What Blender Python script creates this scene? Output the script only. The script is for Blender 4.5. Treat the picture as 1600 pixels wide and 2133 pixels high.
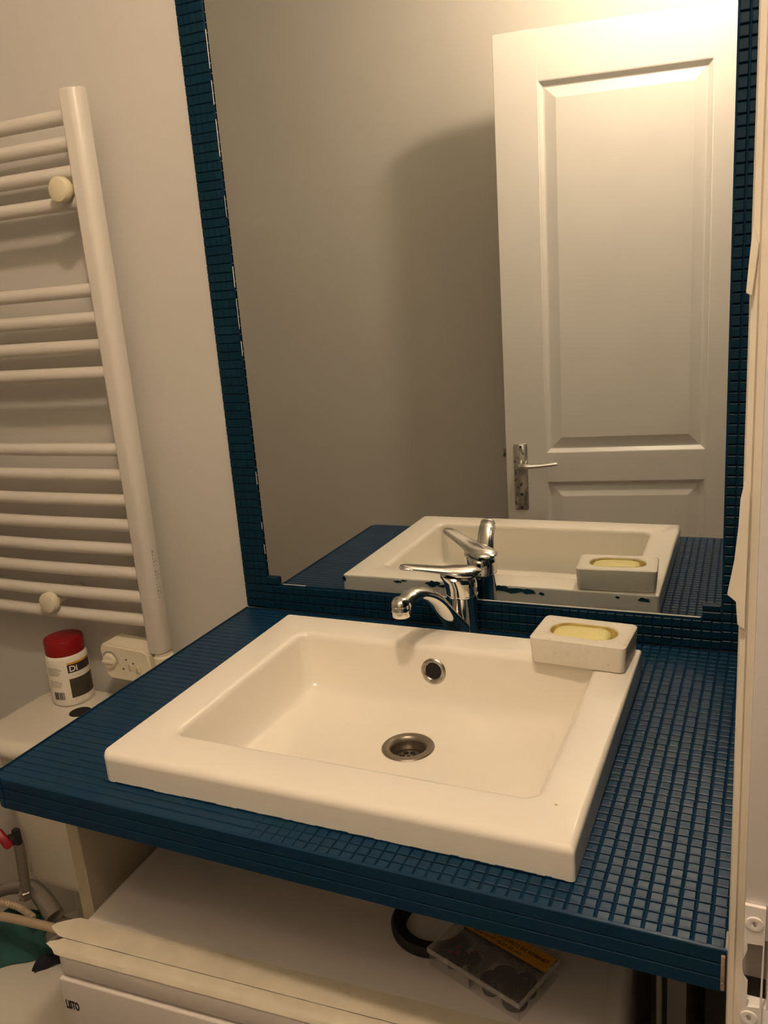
import bpy, bmesh, math, random
from mathutils import Vector, Matrix, Euler
from math import sin, cos, pi, radians, atan2, hypot
random.seed(7)
SC = bpy.context.scene
for o in list(bpy.data.objects): bpy.data.objects.remove(o)
COL = SC.collection
# World frame while building: x right along the washbasin wall, y = 0 at that wall (room is y < 0), z = 0 on the countertop.
# At the end everything is lifted by ZC so that the floor is z = 0.
ZC = 1.04

# ------------------------------------------------------------------ camera
yaw, pitch, roll = -0.4464, -0.2597, -0.0803
fw = Vector((sin(yaw)*cos(pitch), cos(yaw)*cos(pitch), sin(pitch)))
rt = Vector((cos(yaw), -sin(yaw), 0)); upv = rt.cross(fw)
r2 = cos(roll)*rt + sin(roll)*upv; u2 = -sin(roll)*rt + cos(roll)*upv
cam = bpy.data.cameras.new('camera'); camo = bpy.data.objects.new('camera', cam); COL.objects.link(camo)
cam.sensor_fit = 'VERTICAL'; cam.sensor_height = 36; cam.sensor_width = 27; cam.lens = 1752.364/2133*36
cam.clip_start = 0.01; cam.clip_end = 50
M = Matrix((r2, u2, -fw)).transposed().to_4x4(); M.translation = Vector((0.6232, -1.0494, 0.4731)); camo.matrix_world = M
SC.camera = camo
# ------------------------------------------------------------------ world, exposure, lamp power
w = bpy.data.worlds.new('world'); SC.world = w; w.use_nodes = True
w.node_tree.nodes['Background'].inputs[0].default_value = (1.0, 0.72, 0.48, 1); w.node_tree.nodes['Background'].inputs[1].default_value = 0.02
SC.view_settings.view_transform = 'Standard'; SC.view_settings.look = 'None'; SC.view_settings.gamma = 1
SC.view_settings.use_curve_mapping = False; SC.view_settings.exposure = 0.0
LAMP_POS = Vector((0.530, -0.900, 1.415)); LAMP_R = 0.045; LAMP_STRENGTH = 388.0; LAMP_COL = (1.0, 0.775, 0.56); JAMB_FILL_STRENGTH = 60.0

# ------------------------------------------------------------------ materials
def mat(name, col, rough=0.5, metal=0.0, spec=0.5, coat=0.0, bump=0.0, bscale=40.0, var=0.0, vscale=6.0, col2=None, trans=0.0, ior=1.45, rvar=0.0, coatr=0.1, alpha=1.0):
    m = bpy.data.materials.new(name); m.use_nodes = True; nt = m.node_tree; b = nt.nodes['Principled BSDF']
    b.inputs['Base Color'].default_value = (*col, 1); b.inputs['Roughness'].default_value = rough; b.inputs['Metallic'].default_value = metal
    b.inputs['Specular IOR Level'].default_value = spec; b.inputs['Coat Weight'].default_value = coat; b.inputs['Coat Roughness'].default_value = coatr
    b.inputs['Transmission Weight'].default_value = trans; b.inputs['IOR'].default_value = ior; b.inputs['Alpha'].default_value = alpha
    tc = nt.nodes.new('ShaderNodeTexCoord')
    if bump:
        n = nt.nodes.new('ShaderNodeTexNoise'); n.inputs['Scale'].default_value = bscale; n.inputs['Detail'].default_value = 4
        nt.links.new(tc.outputs['Object'], n.inputs['Vector'])
        bp = nt.nodes.new('ShaderNodeBump'); bp.inputs['Strength'].default_value = bump; bp.inputs['Distance'].default_value = 0.002
        nt.links.new(n.outputs['Fac'], bp.inputs['Height']); nt.links.new(bp.outputs['Normal'], b.inputs['Normal'])
    if var or col2 or rvar:
        n = nt.nodes.new('ShaderNodeTexNoise'); n.inputs['Scale'].default_value = vscale; n.inputs['Detail'].default_value = 5
        nt.links.new(tc.outputs['Object'], n.inputs['Vector'])
        if var or col2:
            r = nt.nodes.new('ShaderNodeValToRGB'); c2 = col2 or tuple(c*(1-var) for c in col)
            r.color_ramp.elements[0].color = (*c2, 1); r.color_ramp.elements[1].color = (*col, 1)
            r.color_ramp.elements[0].position = 0.35; r.color_ramp.elements[1].position = 0.62
            nt.links.new(n.outputs['Fac'], r.inputs['Fac']); nt.links.new(r.outputs['Color'], b.inputs['Base Color'])
        if rvar:
            mr = nt.nodes.new('ShaderNodeMapRange'); mr.inputs['To Min'].default_value = max(rough-rvar, 0.02); mr.inputs['To Max'].default_value = rough+rvar
            nt.links.new(n.outputs['Fac'], mr.inputs['Value']); nt.links.new(mr.outputs['Result'], b.inputs['Roughness'])
    return m
def spotted(name, col, col2, scale, thr, rough=0.5, coat=0.0):
    m = mat(name, col, rough, coat=coat); nt = m.node_tree; b = nt.nodes['Principled BSDF']
    tc = nt.nodes['Texture Coordinate']; n = nt.nodes.new('ShaderNodeTexNoise'); n.inputs['Scale'].default_value = scale; n.inputs['Detail'].default_value = 3
    r = nt.nodes.new('ShaderNodeValToRGB'); r.color_ramp.elements[0].color = (*col, 1); r.color_ramp.elements[1].color = (*col2, 1)
    r.color_ramp.elements[0].position = thr; r.color_ramp.elements[1].position = thr+0.08
    nt.links.new(tc.outputs['Object'], n.inputs['Vector']); nt.links.new(n.outputs['Fac'], r.inputs['Fac']); nt.links.new(r.outputs['Color'], b.inputs['Base Color'])
    return m
MW = mat('painted_plaster', (0.63, 0.605, 0.56), 0.62, bump=0.12, bscale=60, var=0.04, vscale=3)
MCEIL = mat('ceiling_paint', (0.72, 0.69, 0.62), 0.8)
MFLOOR = mat('floor_tile', (0.32, 0.26, 0.2), 0.5, var=0.2)
MDOOR = mat('door_paint', (0.80, 0.775, 0.735), 0.33, bump=0.05, bscale=90, var=0.03)
MJAMB = mat('jamb_paint', (0.93, 0.89, 0.86), 0.45, bump=0.15, bscale=45, var=0.05, vscale=12)
MTRIM = mat('trim_paint', (0.88, 0.81, 0.68), 0.5, bump=0.15, bscale=45, var=0.06, vscale=12)
MBLUE = mat('blue_gloss_paint', (0.0035, 0.027, 0.070), 0.36, spec=0.22, bump=0.12, bscale=160, col2=(0.0035, 0.030, 0.062), vscale=25, rvar=0.07)
MJOINT = mat('blue_paint_in_joints', (0.001, 0.020, 0.055), 0.7, spec=0.15)
MBLUEW = mat('blue_wall_paint', (0.0014, 0.019, 0.042), 0.42, spec=0.2, bump=0.15, bscale=160, col2=(0.0014, 0.020, 0.036), vscale=25)
MCHIP = mat('blue_paint_smear', (0.004, 0.05, 0.09), 0.5)
MRAW = mat('raw_tile_edge', (0.45, 0.3, 0.2), 0.8, var=0.5, vscale=90)
MDARK = mat('dark_void', (0.01, 0.009, 0.008), 0.9)
MCER = mat('glazed_ceramic', (0.74, 0.69, 0.59), 0.12, spec=0.5, coat=0.3, coatr=0.05)
MSINK = mat('basin_ceramic', (0.90, 0.845, 0.74), 0.16, spec=0.5, coat=0.25, coatr=0.06)
MMIR = mat('mirror_silver', (0.87, 0.90, 0.89), 0.012, metal=1.0)
MMIRE = mat('mirror_edge', (0.75, 0.72, 0.66), 0.3, spec=0.6)
MCHR = mat('chrome', (0.80, 0.79, 0.76), 0.09, metal=1.0, rvar=0.04, vscale=60)
MDRAIN = mat('tarnished_steel', (0.27, 0.235, 0.19), 0.36, metal=0.85, rvar=0.08, vscale=60)
MGREYCHR = mat('grey_chrome', (0.34, 0.31, 0.27), 0.25, metal=0.7)
MSTEEL = mat('worn_steel', (0.50, 0.47, 0.42), 0.28, metal=1.0, rvar=0.1, vscale=90, var=0.35)
MPITCH = spotted('pitted_chrome', (0.6, 0.58, 0.54), (0.12, 0.1, 0.08), 60, 0.6, 0.22); MPITCH.node_tree.nodes['Principled BSDF'].inputs['Metallic'].default_value = 0.9
MRAD = mat('radiator_enamel', (0.70, 0.66, 0.59), 0.34, spec=0.5)
MPLAS = mat('cream_plastic', (0.76, 0.70, 0.55), 0.4)
MKNOBC = mat('yellowed_plastic', (0.74, 0.66, 0.46), 0.4)
MWHP = mat('white_plastic', (0.82, 0.77, 0.67), 0.35)
MMACH = mat('appliance_enamel', (0.80, 0.74, 0.69), 0.28, spec=0.5)
MTAPE = mat('masking_tape', (0.74, 0.665, 0.51), 0.6, bump=0.4, bscale=70, var=0.12, vscale=20)
MRED = mat('red_plastic', (0.24, 0.004, 0.008), 0.35)
MBLK = mat('black_rubber', (0.012, 0.011, 0.012), 0.55, bump=0.3, bscale=200)
MPRINT = mat('dark_print', (0.03, 0.027, 0.03), 0.5)
MPRINTG = mat('grey_print', (0.33, 0.30, 0.27), 0.6)
MOLIVE = mat('label_dark', (0.055, 0.047, 0.032), 0.4, var=0.3, vscale=60)
MWPRINT = mat('white_print', (0.8, 0.76, 0.68), 0.5)
MYEL = mat('yellow_label', (0.62, 0.30, 0.01), 0.5)
MSOAP = mat('yellow_soap', (0.84, 0.75, 0.31), 0.35, spec=0.4, var=0.08, vscale=30)
MDISH = spotted('speckled_stone', (0.80, 0.745, 0.63), (0.72, 0.66, 0.54), 140, 0.60, 0.5)
MSTAIN = mat('soap_residue', (0.70, 0.55, 0.18), 0.6, col2=(0.45, 0.33, 0.10), vscale=60)
MTEAL = mat('teal_cloth', (0.028, 0.105, 0.10), 0.9, bump=0.6, bscale=80, var=0.3, vscale=20)
MNAVY = mat('navy_cloth', (0.012, 0.012, 0.022), 0.9, bump=0.5, bscale=80)
MHOSE = mat('hose_beige', (0.42, 0.33, 0.22), 0.45)
MBRAID = mat('braided_hose', (0.22, 0.19, 0.15), 0.45, metal=0.5, bump=0.8, bscale=300)
MCLEAR = mat('clear_plastic', (0.80, 0.76, 0.72), 0.16, alpha=0.08)
MCLEDGE = mat('clear_plastic_edge', (0.80, 0.76, 0.72), 0.2, alpha=0.30)
MGREY = mat('grey_board', (0.28, 0.25, 0.23), 0.6)
MPANEL = mat('cream_board', (0.68, 0.60, 0.45), 0.55, bump=0.1, bscale=40)
MTISS = mat('tissue', (0.75, 0.72, 0.65), 0.9)

# ------------------------------------------------------------------ object helpers
def set_props(o, label=None, cat=None, group=None, kind=None):
    if label: o['label'] = label
    if cat: o['category'] = cat
    if group: o['group'] = group
    if kind: o['kind'] = kind
    return o
def thing(name, label, cat, loc=(0, 0, 0), rot=(0, 0, 0), group=None):
    o = bpy.data.objects.new(name, None); COL.objects.link(o); o.empty_display_size = 0.05
    o.location = loc; o.rotation_euler = rot
    return set_props(o, label, cat, group)
def root_matrix(p):
    while p.parent: p = p.parent
    return Matrix.LocRotScale(p.location, p.rotation_euler, Vector((1, 1, 1)))
def obj(name, bm, m, parent=None, local=False, smooth=40, kind=None, label=None, origin=None):
    me = bpy.data.meshes.new(name)
    bmesh.ops.recalc_face_normals(bm, faces=bm.faces[:])
    bm.to_mesh(me); bm.free()
    o = bpy.data.objects.new(name, me); COL.objects.link(o)
    for mm in (m if isinstance(m, (list, tuple)) else [m]): me.materials.append(mm)
    if parent:
        o.parent = parent
        if not local: me.transform(root_matrix(parent).inverted())
    elif origin:
        me.transform(Matrix.Translation(-Vector(origin))); o.location = origin
    if smooth:
        me.shade_smooth(); me.set_sharp_from_angle(angle=radians(smooth))
    if kind: o['kind'] = kind
    if label: o['label'] = label
    return o
def struct(name, bm, m, smooth=0): return obj(name, bm, m, kind='structure', smooth=smooth)
def xform(bm, M, verts=None): bmesh.ops.transform(bm, matrix=M, verts=verts or bm.verts[:])
def box(bm, x0, x1, y0, y1, z0, z1, bev=0, seg=2):
    vs = [bm.verts.new((x, y, z)) for x in (x0, x1) for y in (y0, y1) for z in (z0, z1)]
    fs = [bm.faces.new([vs[i] for i in q]) for q in ((0, 1, 3, 2), (4, 6, 7, 5), (0, 4, 5, 1), (2, 3, 7, 6), (0, 2, 6, 4), (1, 5, 7, 3))]
    if bev:
        es = {e for f in fs for e in f.edges}
        bmesh.ops.bevel(bm, geom=list(es), offset=bev, segments=seg, affect='EDGES', profile=0.5)
    return bm
def nbox(*a, **k): return box(bmesh.new(), *a, **k)
def loft(bm, loops, cap0=True, cap1=True, close=True):
    rows = [[bm.verts.new(p) for p in L] for L in loops]; n = len(rows[0])
    for a, b in zip(rows, rows[1:]):
        for i in range(n if close else n-1):
            j = (i+1) % n
            bm.faces.new((a[i], a[j], b[j], b[i]))
    if cap0: bm.faces.new(list(reversed(rows[0])))
    if cap1: bm.faces.new(rows[-1])
    return bm
def lathe(bm, prof, c=(0, 0, 0), axis=(0, 0, 1), n=32, cap0=True, cap1=True):
    ax = Vector(axis).normalized(); R = ax.to_track_quat('Z', 'Y').to_matrix(); c = Vector(c)
    L = [[c + R @ Vector((r*cos(2*pi*i/n), r*sin(2*pi*i/n), z)) for i in range(n)] for r, z in prof]
    return loft(bm, L, cap0, cap1)
def catmull(pts, k=6):
    P = [Vector(p) for p in pts]; P = [2*P[0]-P[1]] + P + [2*P[-1]-P[-2]]; out = []
    for i in range(1, len(P)-2):
        for s in range(k):
            t = s/k; a, b, c, d = P[i-1:i+3]
            out.append(0.5*((2*b)+(c-a)*t+(2*a-5*b+4*c-d)*t*t+(3*b-a-3*c+d)*t*t*t))
    out.append(P[-2]); return out
def tube(bm, pts, radii, n=14, k=6, smooth=True, flat=None):   # flat = (horizontal stretch, vertical stretch)
    m = len(pts)
    if not isinstance(radii, (list, tuple)): radii = [radii]*m
    P = catmull(pts, k) if smooth else [Vector(p) for p in pts]
    if smooth: rr = [radii[min(i//k, m-1)]*(1-(i % k)/k) + radii[min(i//k+1, m-1)]*((i % k)/k) for i in range(len(P))]
    else: rr = radii
    T = [(P[min(i+1, len(P)-1)]-P[max(i-1, 0)]).normalized() for i in range(len(P))]
    u = T[0].orthogonal().normalized(); L = []
    for i, p in enumerate(P):
        u = (u - T[i]*u.dot(T[i])).normalized(); v = T[i].cross(u)
        if flat:
            hz = T[i].cross(Vector((0, 0, 1))).normalized(); vt = hz.cross(T[i])
            L.append([p + rr[i]*(flat[0]*cos(2*pi*j/n)*hz + flat[1]*sin(2*pi*j/n)*vt) for j in range(n)])
        else: L.append([p + rr[i]*(cos(2*pi*j/n)*u + sin(2*pi*j/n)*v) for j in range(n)])
    return loft(bm, L)
def rrect(x0, x1, y0, y1, r, z, n=8):
    pts = []
    for cx, cy, a0 in ((x1-r, y1-r, 0), (x0+r, y1-r, 90), (x0+r, y0+r, 180), (x1-r, y0+r, 270)):
        for i in range(n+1):
            a = radians(a0+90*i/n); pts.append(Vector((cx+r*cos(a), cy+r*sin(a), z)))
    return pts
def prism(bm, poly, z0, z1):
    return loft(bm, [[Vector((x, y, z0)) for x, y in poly], [Vector((x, y, z1)) for x, y in poly]])
def text_bm(s, size, extrude=0.0002, spacing=1.0, bold=0.0, sx=1.0):
    cu = bpy.data.curves.new('t', 'FONT'); cu.body = s; cu.size = size; cu.extrude = extrude; cu.space_character = spacing
    cu.offset = bold; cu.align_x = 'LEFT'; cu.resolution_u = 3
    to = bpy.data.objects.new('t', cu); COL.objects.link(to); bpy.context.view_layer.update()
    me = bpy.data.meshes.new_from_object(to); bm = bmesh.new(); bm.from_mesh(me)
    bpy.data.objects.remove(to); bpy.data.curves.remove(cu); bpy.data.meshes.remove(me)
    xform(bm, Matrix.Diagonal((sx, 1, 1, 1))); return bm
def frame_mat(o, X, Y, Z): # columns
    M = Matrix((X, Y, Z)).transposed().to_4x4(); M.translation = Vector(o); return M

# plane of the washbasin wall (very slightly out of true, as built)
NY = Vector((sin(0.015), -cos(0.015)*cos(0.0108), sin(0.0108))).normalized()
P0 = Vector((0.25, 0, 0.04)); UP = (Vector((0, 0, 1)) - NY.z*NY).normalized(); AX = UP.cross(-NY)
if AX.x < 0: AX = -AX
def W(x, z, off=0.0): return P0 + AX*(x-0.25) + UP*(z-0.04) + NY*off
WM = frame_mat(P0 - AX*0.25 - UP*0.04, AX, NY, UP)   # local (x, off, z) -> world
def wbox(x0, x1, o0, o1, z0, z1, bev=0, seg=1):
    bm = nbox(x0, x1, o0, o1, z0, z1, bev=bev, seg=seg); xform(bm, WM); return bm

# ================================================================== SETTING
ZF, ZT = -ZC, 1.51
XL, XR, YF = -1.55, 0.61, -1.372
struct('floor', nbox(XL-0.1, 1.7, YF-0.6, 0.1, ZF-0.05, ZF), MFLOOR)
struct('ceiling', nbox(XL-0.1, 1.7, YF-0.6, 0.1, ZT, ZT+0.05), MCEIL)
wall_back = struct('wall_back', wbox(XL-0.1, 0.9, -0.1, -0.0075, ZF-0.02, ZT+0.02), MW)
struct('wall_front', nbox(XL-0.1, XR, YF-0.1, YF, ZF, ZT), MW)
struct('wall_left', nbox(XL-0.1, XL, YF, -0.03, ZF, ZT), MW)
bm = nbox(XR, 0.72, -0.53, 0.0, ZF, ZT); box(bm, XR, 0.72, YF-0.1, -1.285, ZF, ZT); box(bm, XR, 0.72, -1.285, -0.53, 1.12, ZT)
wall_right = struct('wall_right', bm, MW)
obj('shading_panel', nbox(XR-0.0012, XR+0.0001, -0.5300, -0.012, 0.0005, 1.10), MBLUEW, wall_right, smooth=0, label='unseen blue panel added on the right wall to darken the basin side')  # added panel, never in view; keeps wall bounce off the basin's right face
bm = nbox(1.6, 1.7, YF-0.6, 0.0, ZF, ZT); box(bm, 0.72, 1.6, YF-0.6, YF-0.5, ZF, ZT); box(bm, XR, 0.72, YF-0.6, YF-0.1, ZF, ZT)
struct('wall_hallway', bm, MW)

# ---------------- door frame at the right edge: casing, rebated jamb, painted strike plate
tr = bpy.data.objects.new('trim_1', None); COL.objects.link(tr); tr['kind'] = 'structure'; tr.location = (0.66, -0.545, ZF)
bm = bmesh.new()
prism(bm, [(0.6085, -0.5305), (0.6085, -0.543), (0.6095, -0.5455), (0.6125, -0.5462), (0.6135, -0.544), (0.6180, -0.5435), (0.6180, -0.5305)], ZF, 1.11)
obj('casing', bm, MTRIM, tr, smooth=50)
bm = bmesh.new(); px0, px1, pz0, pz1 = 0.6180, 0.740, 0.040, 0.0700
box(bm, px0, px1, -0.575, -0.5305, pz1, 1.12, bev=0.0012); box(bm, px0, px1, -0.575, -0.5305, ZF, pz0-0.02, bev=0.0012)
box(bm, 0.6325, px1, -0.575, -0.5305, pz0-0.02, pz1); box(bm, px0, 0.6325, -0.545, -0.5305, pz0-0.02, pz1)
obj('jamb', bm, MJAMB, tr)
bm = nbox(px0, px1, -1.285, -1.25, ZF, 1.12, bev=0.0012); box(bm, px0, px1, -1.25, -0.575, 1.10, 1.12)
obj('jamb', bm, MJAMB, tr)
# two slivers of lifted casing
for pts in ([(0.6093, 0.492), (0.6078, 0.470), (0.6068, 0.4555), (0.6100, 0.4535), (0.6125, 0.48)],
            [(0.6093, 0.352), (0.6075, 0.342), (0.6068, 0.325), (0.6052, 0.305), (0.6018, 0.2835), (0.6072, 0.2800), (0.6078, 0.2655), (0.6120, 0.262), (0.6125, 0.345)]):
    bm = bmesh.new(); loft(bm, [[Vector((x, yy, z)) for x, z in pts] for yy in (-0.5485, -0.5462)])
    bmesh.ops.bevel(bm, geom=bm.edges[:], offset=0.0004, segments=1, affect='EDGES')
    obj('lifted_splinter', bm, MTRIM, tr, smooth=30)
# strike plate: irregular paint-clogged opening
sx0, sx1, sz0, sz1, sy = 0.6178, 0.6300, -0.002, 0.0955, -0.5778
outer = [(sx0, sz0), (sx1, sz0), (sx1, sz1), (sx0+0.0005, sz1)]
hole = [(0.6214, 0.0208), (0.6287, 0.0220), (0.6291, 0.0690), (0.6203, 0.0682), (0.6205, 0.0630), (0.6190, 0.0580), (0.6180, 0.0540), (0.6182, 0.0480), (0.6192, 0.0420), (0.6214, 0.0388)]
bm = bmesh.new()
def plate_faces(bm, yy):
    o = [bm.verts.new((x, yy, z)) for x, z in outer]; h = [bm.verts.new((x, yy, z)) for x, z in hole]
    bm.faces.new((o[0], o[1], h[1], h[0])); bm.faces.new((o[1], o[2], h[2], h[1])); bm.faces.new((o[2], o[3], h[3], h[2]))
    for a in range(3, 9): bm.faces.new((o[3] if a < 7 else o[0], h[a+1], h[a]))
    bm.faces.new((o[3], o[0], h[7])); bm.faces.new((o[0], h[0], h[9])); return o, h
a = plate_faces(bm, sy); b = plate_faces(bm, sy+0.0026)
for L0, L1 in zip(a, b):
    n = len(L0)
    for i in range(n): bm.faces.new((L0[i], L0[(i+1) % n], L1[(i+1) % n], L1[i]))
sp = obj('strike_plate', bm, MJAMB, tr, smooth=0)
for zc in (0.0834, 0.0130):
    bm = lathe(bmesh.new(), [(0.0052, 0), (0.0048, 0.0008), (0.0030, 0.0010), (0.0012, 0.0004), (0.0009, -0.0006)], (0.6240-(0.0012 if zc < 0.05 else 0), sy, zc), (0, -1, 0), 20)
    obj('screw_head', bm, MJAMB, sp)
    bm = lathe(bmesh.new(), [(0.0010, 0), (0.0010, 0.0006)], (0.6242-(0.0012 if zc < 0.05 else 0), sy-0.0003, zc), (0, -1, 0), 10); obj('screw_slot', bm, MPRINTG, sp)
bm = nbox(0.6181, 0.6318, -0.5655, -0.564, 0.018, 0.0700); obj('mortise_back', bm, MPRINTG, tr)
bm = nbox(0.6190, 0.6318, -0.5670, -0.5640, 0.0185, 0.0335); obj('mortise_void', bm, MDARK, tr)

# ---------------- open panelled door seen in the mirror
DO = Vector((-0.0128, -1.1727, 0)); th = radians(-8.6); DX = Vector((cos(th), sin(th), 0)); DN = Vector((-sin(th), cos(th), 0))  # DN faces the mirror
DM = frame_mat(DO, DX, DN, Vector((0, 0, 1)))
door = bpy.data.objects.new('door_1', None); COL.objects.link(door); door['kind'] = 'structure'; door.location = (DO.x, DO.y, ZF); door.rotation_euler = (0, 0, th)
def dpart(name, bm, m, p=None, **k): xform(bm, DM); return obj(name, bm, m, p or door, **k)
DW = 0.63; SL, SR = 0.109, 0.52; T = 0.038; zt = 1.08; zb = ZF+0.01
dpart('stile', nbox(0, SL, -T, 0, zb, zt, bev=0.001, seg=1), MDOOR); dpart('stile', nbox(SR, DW, -T, 0, zb, zt, bev=0.001, seg=1), MDOOR)
for a, b in ((0.963, zt-0.001), (-0.051, 0.027), (zb+0.001, zb+0.16)): dpart('rail', nbox(SL, SR, -T+0.0004, -0.0004, a, b), MDOOR)
for z0, z1 in ((0.027, 0.963), (zb+0.16, -0.051)):
    L = [[Vector(p) for p in ((SL+d, y, z0+d), (SR-d, y, z0+d), (SR-d, y, z1-d), (SL+d, y, z1-d))] for d, y in ((-0.001, -T+0.002), (-0.001, -0.001), (0.002, -0.001), (0.004, -0.0035), (0.012, -0.011), (0.016, -0.011), (0.043, -0.003), (0.046, -0.003))]
    dpart('panel', loft(bmesh.new(), L), MDOOR, smooth=0)
hp = dpart('handle_plate', loft(bmesh.new(), [[Vector((p.x, y, p.y)) for p in rrect(0.021+d, 0.0585-d, -0.131+d, 0.056-d, 0.006, 0)] for d, y in ((0, 0.0001), (0, 0.002), (0.0012, 0.0032))]), MPITCH, label='pitted chrome handle plate')
for zc, r in ((0.048, 0.0034), (-0.086, 0.0042), (-0.124, 0.0034)): dpart('plate_hole', lathe(bmesh.new(), [(r, 0), (r, 0.0004)], (0.040, 0.0031, zc), (0, 1, 0), 16), MDARK, hp)
dpart('keyhole_dot', lathe(bmesh.new(), [(0.0015, 0), (0.0015, 0.0004)], (0.052, 0.0031, -0.074), (0, 1, 0), 10), MRED, hp)
dpart('lever_handle', tube(bmesh.new(), [(0.041, 0.003, 0.0), (0.041, 0.022, 0.0), (0.043, 0.034, 0.0), (0.052, 0.040, -0.0005), (0.085, 0.040, 0.000), (0.120, 0.039, 0.003), (0.140, 0.038, 0.005)], [0.011, 0.009, 0.0085, 0.008, 0.0068, 0.006, 0.0055]), MCHR, label='chrome lever handle')
dpart('latch_bolt', nbox(-0.010, 0.002, -0.026, -0.014, 0.018, 0.040, bev=0.001, seg=1), MSTEEL)
for zc in (0.75, -0.2, -0.85): dpart('hinge', lathe(bmesh.new(), [(0.006, -0.04), (0.006, 0.04)], (DW+0.004, -T/2, zc), (0, 0, 1), 12), MDOOR)

# ---------------- ceiling lamp (just above the picture)
lamp = thing('ceiling_lamp', 'round glowing bulb in a pale socket under the ceiling, above the open door', 'lamp', (LAMP_POS.x, LAMP_POS.y, ZT))
ml = bpy.data.materials.new('lamp_glow'); ml.use_nodes = True; nt = ml.node_tree; nt.nodes.clear()
e = nt.nodes.new('ShaderNodeEmission'); e.inputs[0].default_value = (*LAMP_COL, 1); e.inputs[1].default_value = LAMP_STRENGTH
oo = nt.nodes.new('ShaderNodeOutputMaterial'); nt.links.new(e.outputs[0], oo.inputs[0])
bm = bmesh.new(); bmesh.ops.create_uvsphere(bm, u_segments=24, v_segments=14, radius=LAMP_R); xform(bm, Matrix.Translation(LAMP_POS)); obj('bulb', bm, ml, lamp, smooth=180)
obj('socket', lathe(bmesh.new(), [(0.020, LAMP_R-0.008), (0.022, LAMP_R+0.02), (0.024, ZT-LAMP_POS.z-0.012), (0.045, ZT-LAMP_POS.z-0.008), (0.045, ZT-LAMP_POS.z-0.001)], LAMP_POS, (0, 0, 1)), MWHP, lamp)

hl = thing('jamb_fill_bulb', 'unseen fill bulb added outside the doorway to brighten the door jamb', 'lamp', (1.15, -1.35, ZT))  # fill light added out of view in the hallway to brighten the jamb
mh = ml.copy(); mh.name = 'jamb_fill_glow'; [n_ for n_ in mh.node_tree.nodes if n_.type == 'EMISSION'][0].inputs[1].default_value = JAMB_FILL_STRENGTH
bm = bmesh.new(); bmesh.ops.create_uvsphere(bm, u_segments=20, v_segments=12, radius=0.045); xform(bm, Matrix.Translation((1.15, -1.35, ZT-0.11))); obj('bulb', bm, mh, hl, smooth=180)
obj('socket', lathe(bmesh.new(), [(0.020, -0.075), (0.024, -0.012), (0.045, -0.008), (0.045, -0.001)], (1.15, -1.35, ZT), (0, 0, 1)), MWHP, hl)

# ================================================================== MOSAIC TILES
def tile_shape(bm, cx, cy, w, h, t, ri=0.0011, tilt=0.0, M=None, zb=0.0, rx=1.0):
    """pillow-edged mosaic tile lying on z = zb .. t, centre cx, cy"""
    ax_, ay_ = random.uniform(-tilt, tilt), random.uniform(-tilt, tilt)
    rings = [(0, zb), (0, t-ri*0.8), (ri, t)]
    L = []
    for d, z in rings:
        L.append([Vector((cx+sx*(w/2-d*rx), cy+sy*(h/2-d), z + (ax_*sx*w/2+ay_*sy*h/2 if z > zb else 0))) for sx, sy in ((-1, -1), (1, -1), (1, 1), (-1, 1))])
    if M is not None: L = [[M @ p for p in r] for r in L]
    return loft(bm, L, cap0=False)
def unit_tile(name, w, h, t, m):
    bm = bmesh.new(); tile_shape(bm, 0, 0, w, h, t, 0.0009); me = bpy.data.meshes.new(name)
    bmesh.ops.recalc_face_normals(bm, faces=bm.faces[:]); 
    bm.to_mesh(me); bm.free(); me.materials.append(m); return me

# ---- countertop
SX, SY, SROT = 0.0, -0.0918, 0.0049; SW, SD, SH = 0.49, 0.3866, 0.0325
CX0, CX1, CY0, CT = -0.130, 0.6068, -0.5096, 0.0372
def wall_y(x, z=0): return W(x, z, 0.001).y
counter = thing('tiled_countertop', 'blue painted mosaic tiled countertop around the white washbasin', 'countertop', (0.24, -0.25, -CT))
R = 0.016
def rc(z, d=0.0, y1=None):
    pts = [(CX1-d*0, CY0+d)] if True else []
    for i in range(6): a = radians(270-90*i/5); pts.append((CX0+R+(R-d)*cos(a), CY0+R+(R-d)*sin(a)))
    pts.append((CX0+d, wall_y(CX0))); return pts
# slab with opening for the basin
hx0, hx1, hy0, hy1 = 0.018, 0.470, -0.462, -0.108
bm = bmesh.new(); TT = 0.0017
outer = rc(0) + [(hx0, wall_y(hx0)), (hx1, wall_y(hx1)), (CX1, wall_y(CX1))]
def slab(bm, z):
    o = [bm.verts.new((x, y, z)) for x, y in outer]; h = [bm.verts.new((x, y, z)) for x, y in ((hx0, hy0), (hx1, hy0), (hx1, hy1), (hx0, hy1))]
    # outer: 0 = front right, 1..6 corner arc (front to left), 7 back left, 8,9 back, 10 back right
    bm.faces.new((o[0], h[1], h[0], o[1])); bm.faces.new((o[1], h[0], *reversed(o[2:7]))) if False else bm.faces.new([h[0]] + o[1:7])
    bm.faces.new((h[0], o[6], o[7], o[8], h[3])); bm.faces.new((h[3], o[8], o[9], h[2])); bm.faces.new((h[2], o[9], o[10], o[0], h[1])); return o, h
A = slab(bm, -TT); B = slab(bm, -CT+0.003)
for L0, L1 in zip(A, B):
    n = len(L0)
    for i in range(n): bm.faces.new((L0[i], L0[(i+1) % n], L1[(i+1) % n], L1[i]))
obj('board', bm, MJOINT, counter, smooth=0)
PX, PY = 0.01160, 0.01110
cells = []
nx = int((CX1-CX0)/PX)+1; ny_ = int((0.006-CY0)/PY)+2
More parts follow.
